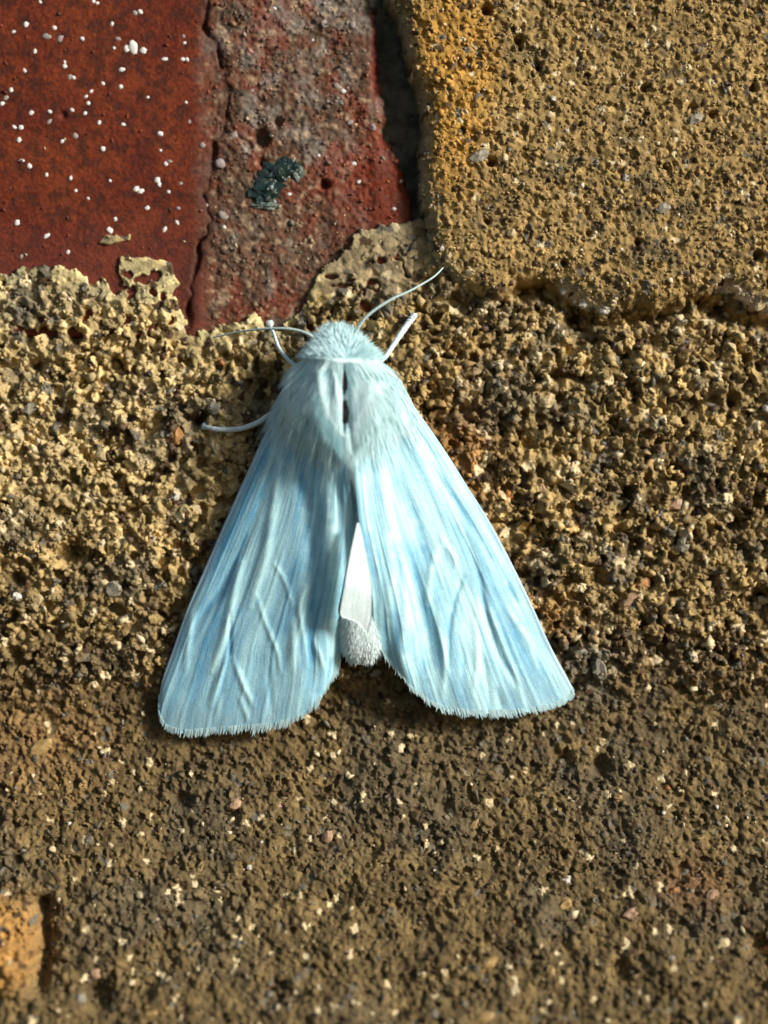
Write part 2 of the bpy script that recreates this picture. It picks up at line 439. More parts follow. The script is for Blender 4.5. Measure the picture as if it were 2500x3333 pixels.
MX = 300      # margin beyond the frame, photograph pixels
red = field_mesh('brick', 0, (-MX, 1380, -MX, 1130), 4, col_red, M_RED, 'glazed dark red clay brick with white specks')
yel = field_mesh('brick', 1, (1220, 2500 + MX, -MX, 1080), 4, col_yel, M_SANDBRICK, 'sandy yellow brick with a worn rounded corner')
mor = field_mesh('mortar', 2, (-MX, 2500 + MX, -MX, 2420), 4, col_mor, M_MORTAR, 'coarse crumbly ochre mortar')
low = field_mesh('brick', 3, (-MX, 2500 + MX, 1980, 3333 + MX), 4, col_low, M_LOWER, 'brown sandy brick')

# --- grain templates (rough little polyhedra)
def ico():
    t = (1 + 5 ** 0.5) / 2
    v = np.array([(-1, t, 0), (1, t, 0), (-1, -t, 0), (1, -t, 0), (0, -1, t), (0, 1, t), (0, -1, -t), (0, 1, -t), (t, 0, -1), (t, 0, 1), (-t, 0, -1), (-t, 0, 1)]) / math.hypot(1, t)
    f = np.array([(0, 11, 5), (0, 5, 1), (0, 1, 7), (0, 7, 10), (0, 10, 11), (1, 5, 9), (5, 11, 4), (11, 10, 2), (10, 7, 6), (7, 1, 8), (3, 9, 4), (3, 4, 2), (3, 2, 6), (3, 6, 8), (3, 8, 9), (4, 9, 5), (2, 4, 11), (6, 2, 10), (8, 6, 7), (9, 8, 1)])
    return v, f
IV, IF = ico()
OV = np.array([(x, y, z) for x in (-1, 1) for y in (-1, 1) for z in (-1, 1)], float) * 0.62
OF = np.array([(0, 1, 3), (0, 3, 2), (4, 6, 7), (4, 7, 5), (0, 4, 5), (0, 5, 1), (2, 3, 7), (2, 7, 6), (0, 2, 6), (0, 6, 4), (1, 5, 7), (1, 7, 3)])
TEMPL = [OV * rng.uniform(0.6, 1.35, (8, 1)) + rng.uniform(-0.36, 0.36, (8, 3)) for _ in range(24)]

def rand_rot(n):
    q = rng.normal(size=(n, 4)); q /= np.linalg.norm(q, axis=1)[:, None]
    w, x, y, z = q.T
    return np.stack([1 - 2 * (y * y + z * z), 2 * (x * y - z * w), 2 * (x * z + y * w), 2 * (x * y + z * w), 1 - 2 * (x * x + z * z), 2 * (y * z - x * w),
                     2 * (x * z - y * w), 2 * (y * z + x * w), 1 - 2 * (x * x + y * y)], -1).reshape(n, 3, 3)

def grains(name, parent, centres, radii, cols, label):
    n = len(centres)
    base = np.stack(TEMPL)[rng.integers(0, len(TEMPL), n)]
    base = base * rng.uniform(0.65, 1.3, (n, 1, 3))
    v = np.einsum('nij,nkj->nki', rand_rot(n), base) * radii[:, None, None] + centres[:, None, :]
    f = (OF[None] + 8 * np.arange(n)[:, None, None]).reshape(-1, 3)
    c = np.repeat(cols, 8, axis=0)
    return obj(name, mesh_data(name, v.reshape(-1, 3), f, M_GRAIN, c, smooth=True), parent, label, 'stuff')

NG = 170000
gx = rng.uniform(-MX, 2500 + MX, NG); gy = rng.uniform(-MX, 3333 + MX, NG)
GF = np.stack(fields(gx, gy)); top = GF.argmax(0); gh = GF.max(0)
lum = rng.normal(0, 1, NG)
pick = rng.random(NG)
def tinted(c, i, spread):
    """grain colours: the ground's own colour with the spread of a mixed sand"""
    l = np.exp(lum[i] * spread)[:, None]
    c = c * l
    p = pick[i][:, None]
    c = np.where(p < 0.025, lin(216, 196, 156) * (0.8 + 0.3 * rng.random((len(i), 1))), c)
    c = np.where((p > 0.07) & (p < 0.09), lin(112, 104, 88) * l, c)
    c = np.where((p > 0.13) & (p < 0.16), lin(84, 64, 42), c)
    c = np.where((p > 0.20) & (p < 0.2005), lin(186, 120, 60) * l, c)
    return c

def scatter(idx, dens, rmed, rsig, colf, spread, parent, label, sink=(-0.35, 0.35), depth_keep=None):
    i = np.nonzero((top == idx) & (rng.random(NG) < dens(gx, gy)))[0]
    r = rmed * np.exp(rng.normal(0, rsig, len(i)))
    r = np.clip(r, rmed * 0.4, rmed * 2.4)
    # keep a crust of grains from burying the moth's own contact: smaller right under the wings
    h = gh[i] + rng.uniform(sink[0], sink[1], len(i)) * r
    c = tinted(colf(gx[i], gy[i]), i, spread)
    return grains('sand_grains', parent, W(gx[i], gy[i], h), r, c, label)

def coarse(x, y):
    tb = np.interp(x, BX, BY)
    k = np.clip(0.62 + 0.5 * fbm(x, y, 200, 171, 3), 0.25, 0.95)
    return k * (0.2 + 0.8 * sstep(0, 110, y - tb)) * (1 - 0.8 * sstep(930, 1000, x) * (1 - sstep(1360, 1420, x)) * (1 - sstep(930, 1010, y)))
scatter(2, lambda x, y: 0.55 * coarse(x, y), 0.135, 0.45, col_mor, 0.08, mor, 'coarse sand bound in the mortar', (-0.8, 0.1))
scatter(1, lambda x, y: 0.30 + 0 * x, 0.11, 0.32, col_yel, 0.08, yel, 'fine sand of the yellow brick', (-0.7, 0.1))
scatter(3, lambda x, y: 0.16 + 0 * x, 0.11, 0.45, col_low, 0.06, low, 'brown sand of the lower brick', (-0.8, 0.0))
rz = lambda x, y: sstep(650, 720, x) * (0.14 + 0.4 * np.clip(fbm(x, y, 60, 175, 3) + 0.2, 0, 1)) * (1 - 0.8 * sstep(1100, 1230, x) * sstep(420, 560, y)) + 0.02
scatter(0, rz, 0.075, 0.4, lambda x, y: col_red(x, y) * 1.2, 0.3, red, 'fine grit on the flaked strip of the red brick', (-0.6, 0.1))

# --- single larger pieces that can be told apart
def blob(rx, ry, rz_, seed, sub=1):
    v = IV; f = IF
    for _ in range(sub):
        vv = list(map(tuple, v)); nf = []; cache = {}
        def mid(a, b):
            k = (min(a, b), max(a, b))
            if k not in cache:
                m = (np.array(vv[a]) + np.array(vv[b])) / 2; m /= np.linalg.norm(m)
                vv.append(tuple(m)); cache[k] = len(vv) - 1
            return cache[k]
        for a, b, c in f:
            x, y, z = mid(a, b), mid(b, c), mid(c, a)
            nf += [(a, x, z), (b, y, x), (c, z, y), (x, y, z)]
        v = np.array(vv); f = np.array(nf)
    r = np.random.default_rng(seed)
    v = v * (1 + r.uniform(-0.3, 0.3, (len(v), 1)))
    return v * np.array([rx, ry, rz_]), f

Z1 = 1400 / 1659
SPECKS = [(155, 8, 8), (360, 5, 9), (375, 12, 8), (520, 50, 11), (542, 45, 10), (100, 95, 12), (52, 122, 8), (210, 108, 10), (432, 92, 10), (318, 150, 8), (455, 150, 10), (440, 185, 8), (135, 198, 9),
          (488, 188, 14), (513, 183, 22), (552, 196, 13), (635, 228, 10), (708, 140, 9), (712, 165, 8), (705, 228, 8), (722, 228, 8), (250, 255, 9), (470, 268, 10), (95, 272, 9), (268, 297, 10), (284, 299, 9),
          (397, 322, 9), (465, 335, 11), (352, 352, 9), (332, 372, 8), (42, 347, 9), (22, 378, 10), (8, 400, 9), (340, 398, 9), (278, 424, 9), (328, 437, 10), (120, 435, 11), (192, 430, 8), (190, 470, 11),
          (80, 492, 9), (55, 490, 9), (475, 480, 9), (383, 473, 10), (718, 395, 8), (570, 375, 7), (290, 524, 10), (240, 545, 9), (73, 540, 11), (618, 515, 12), (397, 575, 12), (83, 620, 9), (113, 640, 9),
          (655, 622, 9), (640, 632, 8), (620, 580, 7), (180, 675, 8), (273, 687, 9), (606, 695, 10), (614, 710, 9), (697, 708, 8), (425, 697, 8), (525, 729, 11), (543, 738, 10), (292, 735, 7), (340, 765, 7),
          (568, 802, 9), (688, 803, 8), (445, 845, 8), (683, 858, 8), (65, 860, 11), (180, 910, 11), (423, 888, 12), (262, 972, 10), (82, 990, 9), (635, 885, 9), (650, 740, 7), (180, 140, 14), (232, 150, 13), (250, 240, 7),
          (970, 345, 10), (1300, 330, 14), (1325, 350, 9), (1350, 470, 11), (1365, 628, 9), (1385, 700, 9), (1205, 150, 9), (1060, 30, 9), (850, 630, 20), (860, 830, 18), (865, 875, 9), (1270, 390, 11), (1320, 390, 12),
          (1115, 748, 8), (1230, 600, 6), (1440, 490, 12), (1250, 90, 14), (1360, 95, 12), (1545, 695, 8), (1520, 805, 9), (780, 560, 10), (800, 790, 8), (730, 470, 8), (905, 520, 16), (945, 580, 12)]
M_SPECK = plain('pale_lime_speck', lin(232, 226, 218), 0.55, 0.4, 0.2, 9000, 0.08)
M_SPECK2 = plain('grey_lime_speck', lin(160, 146, 138), 0.7, 0.3, 0.2, 9000, 0.15)
sv = [blob(1, 0.55, 1, 50 + k) for k in range(6)]
SPK = [mesh_data('speck', v, f, M_SPECK) for v, f in sv]
SPK2 = [mesh_data('speck_dull', v, f, M_SPECK2) for v, f in sv]
for k, (x, y, r) in enumerate(SPECKS):
    px, py = x * Z1, y * Z1
    dull = (px > 640 and r > 9) or (r > 12 and not 480 < x < 560) or k % 7 == 3
    o = obj('speck', (SPK2 if dull else SPK)[k % 6], red)
    h = float(surf(np.array([px]), np.array([py]))[0])
    o.location = Vector(W(px, py, h)) * MM
    rr = r * Z1 * S * 0.92
    o.scale = (rr * random.uniform(0.85, 1.3), rr * 0.6, rr * random.uniform(0.8, 1.1))
    o.rotation_euler = (0, random.uniform(0, 6.28), 0)

# dark green glassy slag lump in the red brick
M_SLAG = plain('dark_green_slag', (0.012, 0.028, 0.022), 0.22, 0.6, 0.8, 5000, 0.6, coat=0.4)
M_SLAGRIM = plain('grey_slag_crust', lin(104, 116, 108), 0.5, 0.4, 0.6, 6000, 0.3)
for k, (x, y, a, b, m) in enumerate([(905, 560, 62, 46, 0), (868, 618, 58, 54, 0), (945, 545, 40, 36, 0), (968, 560, 22, 30, 1), (860, 668, 40, 12, 1)]):
    v, f = blob(a * S, 0.28, b * S, 80 + k, 2)
    v = v * (1 + 0.05 * rng.normal(size=(len(v), 1)))
    o = obj('slag_lump' if m == 0 else 'slag_crust', mesh_data('slag_lump', v, f, M_SLAG if m == 0 else M_SLAGRIM, smooth=False), red, 'dark green glassy slag' if m == 0 else None)
    o.location = Vector(W(x, y, float(surf(np.array([x]), np.array([y]))[0]) - 0.08)) * MM

# pebbles and chips
Z6 = 1250 / 1659
def c6(x, y, r): return (x * Z6, 2200 + y * Z6, r * Z6)
def c7(x, y, r): return (1250 + x * Z6, 2200 + y * Z6, r * Z6)
CREAM, WHITE, PINK, GREY, ORNG, OCH, RUST, BLUE = [lin(*c) for c in ((216, 194, 146), (238, 234, 224), (206, 164, 136), (150, 150, 140), (196, 130, 62), (184, 150, 92), (120, 70, 38), (84, 84, 80))]
PEB = [(*c6(490, 450, 26), 1.2, CREAM), (*c6(625, 660, 22), 1.2, CREAM), (*c6(1020, 540, 40), 1.4, PINK), (*c6(1210, 550, 30), 1.1, PINK), (*c6(320, 620, 18), 1, WHITE), (*c6(12, 685, 32), 1, GREY),
       (*c6(1140, 690, 11), 1, WHITE), (*c6(1090, 790, 20), 1, WHITE), (*c6(465, 1205, 36), 1, PINK), (*c6(400, 1295, 46), 1.1, GREY), (*c6(350, 840, 26), 1.3, CREAM), (*c6(930, 730, 14), 1, CREAM),
       (*c6(840, 1330, 48), 1.5, PINK), (*c6(700, 1335, 36), 1.3, OCH), (*c6(415, 805, 16), 1, CREAM), (*c6(710, 1000, 18), 1.2, CREAM), (*c6(1420, 670, 36), 1.6, PINK), (*c6(170, 310, 50), 2.0, OCH),
       (*c6(505, 1255, 20), 1, GREY), (*c6(325, 1335, 20), 1, CREAM), (*c6(1010, 680, 24), 1.8, OCH), (*c6(340, 1000, 30), 1.1, OCH),
       (*c7(940, 285, 32), 1.1, CREAM), (*c7(600, 410, 32), 1.2, CREAM), (*c7(1050, 380, 32), 1.2, CREAM), (*c7(1190, 572, 16), 1, WHITE), (*c7(140, 683, 19), 1, WHITE), (*c7(478, 723, 24), 1, CREAM),
       (*c7(590, 830, 24), 1.1, CREAM), (*c7(770, 850, 30), 1.5, WHITE), (*c7(1030, 970, 36), 1.5, PINK), (*c7(1410, 1090, 40), 1.1, CREAM), (*c7(1190, 1140, 28), 1.1, GREY), (*c7(425, 1165, 42), 2.2, OCH),
       (*c7(1640, 1050, 60), 1.1, PINK), (*c7(1610, 1140, 50), 1.2, ORNG), (*c7(690, 1190, 32), 1.2, OCH), (*c7(410, 1370, 44), 4.2, OCH), (*c7(130, 1430, 50), 2.4, ORNG), (*c7(1300, 860, 50), 1.5, RUST),
       (*c7(1230, 890, 34), 1.2, ORNG), (*c7(1380, 900, 36), 1.3, PINK), (*c7(890, 930, 30), 1.2, BLUE), (*c7(1420, 550, 14), 1, WHITE), (*c7(760, 940, 60), 0.7, OCH), (*c7(835, 552, 12), 1, CREAM),
       (*c7(1000, 515, 26), 1.3, OCH), (*c7(1340, 622, 26), 2.2, OCH), (*c7(265, 600, 30), 0.8, BLUE), (*c7(390, 625, 30), 3, OCH), (*c7(860, 310, 20), 1, BLUE), (*c7(770, 375, 30), 1.2, BLUE),
       (575, 1420, 30, 1.3, ORNG), (520, 1425, 22, 1.2, CREAM), (572, 1620, 18, 1, WHITE), (600, 1655, 22, 1, CREAM), (95, 1330, 30, 1.2, GREY), (700, 1330, 26, 1.2, GREY), (1780, 1310, 30, 1.3, CREAM), (1640, 1060, 28, 1.2, CREAM),
       (1590, 1080, 12, 1, WHITE), (2010, 1440, 26, 1.1, OCH), (2115, 1470, 16, 1, WHITE), (2025, 1595, 10, 1, WHITE), (1760, 1590, 18, 1.3, PINK), (2050, 1950, 34, 2.6, PINK), (2090, 1900, 26, 1.6, ORNG),
       (2030, 1890, 24, 1, GREY), (2370, 1680, 22, 1.2, CREAM), (2220, 1770, 26, 1.2, GREY), (2200, 1640, 28, 1.4, PINK), (1930, 1990, 18, 1, CREAM), (2490, 1330, 18, 1, WHITE), (2480, 1880, 22, 1, CREAM),
       (1890, 2120, 36, 1.2, GREY), (1950, 2180, 34, 1.3, GREY), (2240, 2090, 34, 2.4, CREAM), (1330, 1090, 26, 1.2, CREAM), (1250, 1100, 22, 1, OCH), (1100, 1010, 24, 1.2, ORNG), (160, 1500, 32, 1.1, OCH), (330, 1480, 26, 1.2, CREAM),
       (250, 1230, 30, 1.2, OCH), (300, 1080, 24, 1.3, CREAM), (60, 1420, 26, 1, CREAM), (120, 1960, 34, 1.2, CREAM), (60, 1940, 20, 1, WHITE), (375, 1915, 34, 1.1, GREY), (450, 1890, 20, 1, CREAM),
       (2030, 590, 16, 1, WHITE), (1990, 625, 10, 1, WHITE), (1670, 452, 12, 1, WHITE), (1795, 335, 12, 1, WHITE), (1840, 438, 9, 1, WHITE), (2015, 822, 9, 1, WHITE), (1460, 838, 16, 1.2, CREAM), (1436, 815, 12, 1, WHITE),
       (1555, 520, 26, 1.6, GREY), (1400, 680, 12, 1, CREAM), (2320, 690, 10, 1, PINK), (1972, 1003, 12, 1, WHITE), (1826, 920, 10, 1, WHITE), (2250, 400, 24, 1.4, GREY), (2150, 690, 26, 1.5, GREY), (1660, 770, 20, 1.2, CREAM)]
PEB += [(1200, 2173, 13, 3.4, GREY), (1222, 2190, 15, 2.6, GREY), (1165, 2190, 10, 3.0, CREAM), (1131, 2200, 12, 1, CREAM)]
PEB += [(x + random.uniform(-14, 14), y + random.uniform(-16, 2), random.uniform(8, 20), random.uniform(1.2, 2.2), WHITE if random.random() < 0.6 else CREAM) for x, y in ((1846, 958), (1878, 984), (1912, 1000), (1950, 1014), (2368, 946), (2402, 964), (2436, 986), (2474, 1008))]
PEB = [(x, y, r_ * (0.8 if y > 2200 else 1), min(a_, 1.9), c_) for x, y, r_, a_, c_ in PEB]
M_PEB = mineral('pebble_stone', 0.55, 0.4, 5000, 0.45, 0.25)
for k, (x, y, r, asp, c) in enumerate(PEB):
    v, f = blob(1, 0.7, 1, 200 + k, 1)
    rr = r * S * 0.74
    c = 0.62 * c + 0.38 * lin(150, 126, 84)
    v = v * np.array([asp * rr, rr * 0.9, rr])
    a = math.radians(random.uniform(20, 50) if asp > 1.3 else random.uniform(0, 180))
    rot = np.array([[math.cos(a), 0, -math.sin(a)], [0, 1, 0], [math.sin(a), 0, math.cos(a)]])
    v = v @ rot.T
    me = mesh_data('pebble', v, f, M_PEB, np.repeat(c[None] * random.uniform(0.75, 1.0), len(v), 0), smooth=False)
    hs = [q[0] for q in fields(np.array([x]), np.array([y]))]
    i = int(np.argmax(hs))
    o = obj('pebble', me, (red, yel, mor, low)[i])
    o.location = Vector(W(x, y, max(hs) - rr * 0.1)) * MM

# ------------------------------------------------------------------ the moth
DK = 2500 / 1659.0           # outline traced on a 1659-wide view
def dd(pts): return [(x * DK, y * DK) for x, y in pts]

moth = bpy.data.objects.new('moth', None); COL.objects.link(moth)
moth.empty_display_size = 0.004
moth.location = Vector(W(1130, 1700, 0.3)) * MM
moth['label'] = 'white satiny moth with furry thorax and folded wings clinging to the wall'
moth['category'] = 'moth'
MOFF = np.array(W(1130, 1700, 0.3))
def mobj(name, v, f, mat, parent=moth, **kw):
    """mesh stored relative to the moth's own origin"""
    label = kw.pop('label', None); kind = kw.pop('kind', None)
    me = mesh_data(name, np.asarray(v) - MOFF, f, mat, **kw)
    return obj(name, me, parent, label, kind)

def wing_mat(name):
    m, nt, b, n, l = new_mat(name)
    uv = n.new('ShaderNodeUVMap'); uv.uv_map = 'UVMap'
    mp = n.new('ShaderNodeMapping'); mp.inputs['Scale'].default_value = (60, 9, 1)
    l.new(uv.outputs[0], mp.inputs[0])
    st = n.new('ShaderNodeTexNoise'); st.inputs['Scale'].default_value = 1; st.inputs['Detail'].default_value = 5; st.inputs['Roughness'].default_value = 0.6
    l.new(mp.outputs[0], st.inputs['Vector'])
    tc = n.new('ShaderNodeTexCoord')
    fine = n.new('ShaderNodeTexNoise'); fine.inputs['Scale'].default_value = 9000; fine.inputs['Detail'].default_value = 3
    l.new(tc.outputs['Object'], fine.inputs['Vector'])
    a1 = n.new('ShaderNodeMath'); a1.operation = 'MULTIPLY_ADD'; a1.inputs[1].default_value = 0.55
    l.new(fine.outputs[0], a1.inputs[0]); l.new(st.outputs[0], a1.inputs[2])
    at = n.new('ShaderNodeAttribute'); at.attribute_name = 'tint'
    rp = n.new('ShaderNodeMapRange'); rp.inputs[1].default_value = 0.55; rp.inputs[2].default_value = 1.0; rp.inputs[3].default_value = 0.80; rp.inputs[4].default_value = 1.16
    l.new(a1.outputs[0], rp.inputs[0])
    mu = n.new('ShaderNodeVectorMath'); mu.operation = 'MULTIPLY'
    l.new(at.outputs['Color'], mu.inputs[0]); l.new(rp.outputs[0], mu.inputs[1]); l.new(mu.outputs[0], b.inputs['Base Color'])
    bp = n.new('ShaderNodeBump'); bp.inputs['Strength'].default_value = 0.5; bp.inputs['Distance'].default_value = 0.00006
    l.new(a1.outputs[0], bp.inputs['Height']); l.new(bp.outputs[0], b.inputs['Normal'])
    b.inputs['Roughness'].default_value = 0.5; b.inputs['Specular IOR Level'].default_value = 0.35
    b.inputs['Sheen Weight'].default_value = 0.35; b.inputs['Sheen Roughness'].default_value = 0.4
    return m

M_WING = wing_mat('white_wing_scales')
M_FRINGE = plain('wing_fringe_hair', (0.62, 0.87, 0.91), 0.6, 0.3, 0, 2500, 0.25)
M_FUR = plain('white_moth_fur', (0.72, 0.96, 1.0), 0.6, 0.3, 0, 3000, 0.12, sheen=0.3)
def hairy(m, share):
    """thin hairs and fringe let light through"""
    nt = m.node_tree; n, l = nt.nodes, nt.links
    b = n['Principled BSDF']; out = n['Material Output']
    tr = n.new('ShaderNodeBsdfTranslucent'); mx = n.new('ShaderNodeMixShader'); mx.inputs[0].default_value = share
    src = b.inputs['Base Color'].links[0].from_socket
    l.new(src, tr.inputs['Color']); l.new(b.outputs[0], mx.inputs[1]); l.new(tr.outputs[0], mx.inputs[2]); l.new(mx.outputs[0], out.inputs['Surface'])
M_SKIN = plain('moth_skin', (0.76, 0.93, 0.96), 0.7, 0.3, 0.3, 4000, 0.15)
M_DARK = plain('bare_dark_cuticle', (0.02, 0.015, 0.018), 0.45, 0.4, 0.2, 6000, 0.3)
M_LEG = plain('pale_leg_scales', (0.68, 0.80, 0.80), 0.6, 0.3, 0.3, 9000, 0.2)
M_ANT = plain('grey_green_antenna', (0.46, 0.60, 0.58), 0.55, 0.3, 0.3, 9000, 0.2)
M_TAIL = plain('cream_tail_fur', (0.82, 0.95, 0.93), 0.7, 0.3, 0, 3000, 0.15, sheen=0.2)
for q in (M_FUR, M_FRINGE, M_TAIL): hairy(q, 0.22)

def crop4(pts): return [(450 + x * 0.4822, 1400 + y * 0.4822) for x, y in pts]
def crop5(pts): return [(1050 + x * 0.5425, 1400 + y * 0.5425) for x, y in pts]
# folds: polyline (photo px), half width px, height mm
RIDGE_L = [(crop4([(690, 900), (640, 1120), (600, 1330), (545, 1500), (500, 1620)]), 20, 0.26),
           (crop4([(960, 150), (930, 400), (890, 640), (860, 830), (800, 1050), (760, 1180)]), 22, 0.22),
           (crop4([(800, 1120), (860, 1300), (940, 1500), (960, 1640)]), 12, 0.12),
           (crop4([(920, 900), (990, 1020), (1040, 1180)]), 11, 0.09),
           (crop4([(600, 1540), (540, 1700), (490, 1850)]), 15, 0.2), (crop4([(650, 1560), (710, 1720), (770, 1850)]), 14, 0.18),
           (crop4([(1130, 1060), (1090, 1200), (1120, 1400), (1150, 1600)]), 15, 0.18), (crop4([(1050, 1290), (1035, 1600)]), 20, 0.18),
           (crop4([(1270, 330), (1300, 620), (1320, 900), (1330, 1200), (1300, 1500)]), 32, 0.24),
           (crop4([(1190, 1420), (1260, 1620)]), 14, 0.14), (crop4([(370, 1250), (340, 1430), (315, 1600)]), 16, 0.15),
           (crop4([(620, 1240), (620, 1420), (615, 1560)]), 10, -0.16), (crop4([(1150, 560), (1170, 850), (1180, 1200), (1160, 1480), (1200, 1760)]), 26, -0.22),
           (crop4([(690, 1810), (740, 1960)]), 12, 0.14), (crop4([(560, 1800), (520, 1960)]), 12, 0.1), (crop4([(880, 1620), (900, 1900)]), 12, -0.1),
           (crop4([(1010, 60), (880, 330), (740, 700), (560, 1080), (420, 1260), (340, 1400)]), 20, -0.16),
           (crop4([(1100, 100), (1090, 300), (1130, 500)]), 24, -0.16), (crop4([(1130, 20), (1100, 200)]), 20, 0.15)]
RIDGE_R = [(crop5([(720, 660), (660, 800), (630, 1050)]), 17, 0.15), (crop5([(720, 660), (790, 760), (800, 850)]), 13, 0.12),
           (crop5([(850, 640), (930, 850), (980, 1100), (1050, 1330), (1160, 1520)]), 16, -0.26), (crop5([(840, 880), (790, 1030), (760, 1200), (755, 1420)]), 12, -0.2),
           (crop5([(560, 780), (560, 1000), (620, 1250), (600, 1500)]), 32, -0.22), (crop5([(500, 800), (505, 1080), (480, 1350), (500, 1500)]), 24, 0.18),
           (crop5([(700, 1120), (735, 1400), (720, 1600)]), 17, 0.18), (crop5([(910, 1150), (930, 1350), (905, 1600)]), 15, 0.16), (crop5([(1000, 1080), (1060, 1230), (1150, 1450), (1210, 1640)]), 13, 0.15),
           (crop5([(450, 300), (560, 560), (620, 760)]), 34, -0.18), (crop5([(330, 60), (390, 400), (420, 800), (400, 1150)]), 32, 0.16), (crop5([(640, 200), (860, 520), (1020, 780), (1170, 1030)]), 15, -0.16),
           (crop5([(290, 60), (300, 250)]), 12, -0.15), (crop5([(240, 120), (270, 500), (340, 900), (350, 1250)]), 14, 0.1), (crop5([(1080, 900), (1160, 1030)]), 9, -0.12),
           (crop5([(1110, 1080), (1230, 1250), (1290, 1420)]), 15, 0.12), (crop5([(960, 1350), (1010, 1650)]), 12, -0.12), (crop5([(840, 1300), (850, 1560)]), 16, -0.12), (crop5([(1050, 1560), (1080, 1680)]), 12, -0.1)]

def resample(c, n):
    c = np.array(c); c = catmull(c, 400)
    s = np.r_[0, np.cumsum(np.hypot(*np.diff(c, axis=0).T))]
    t = np.linspace(0, s[-1], n)
    return np.stack([np.interp(t, s, c[:, 0]), np.interp(t, s, c[:, 1])], -1)

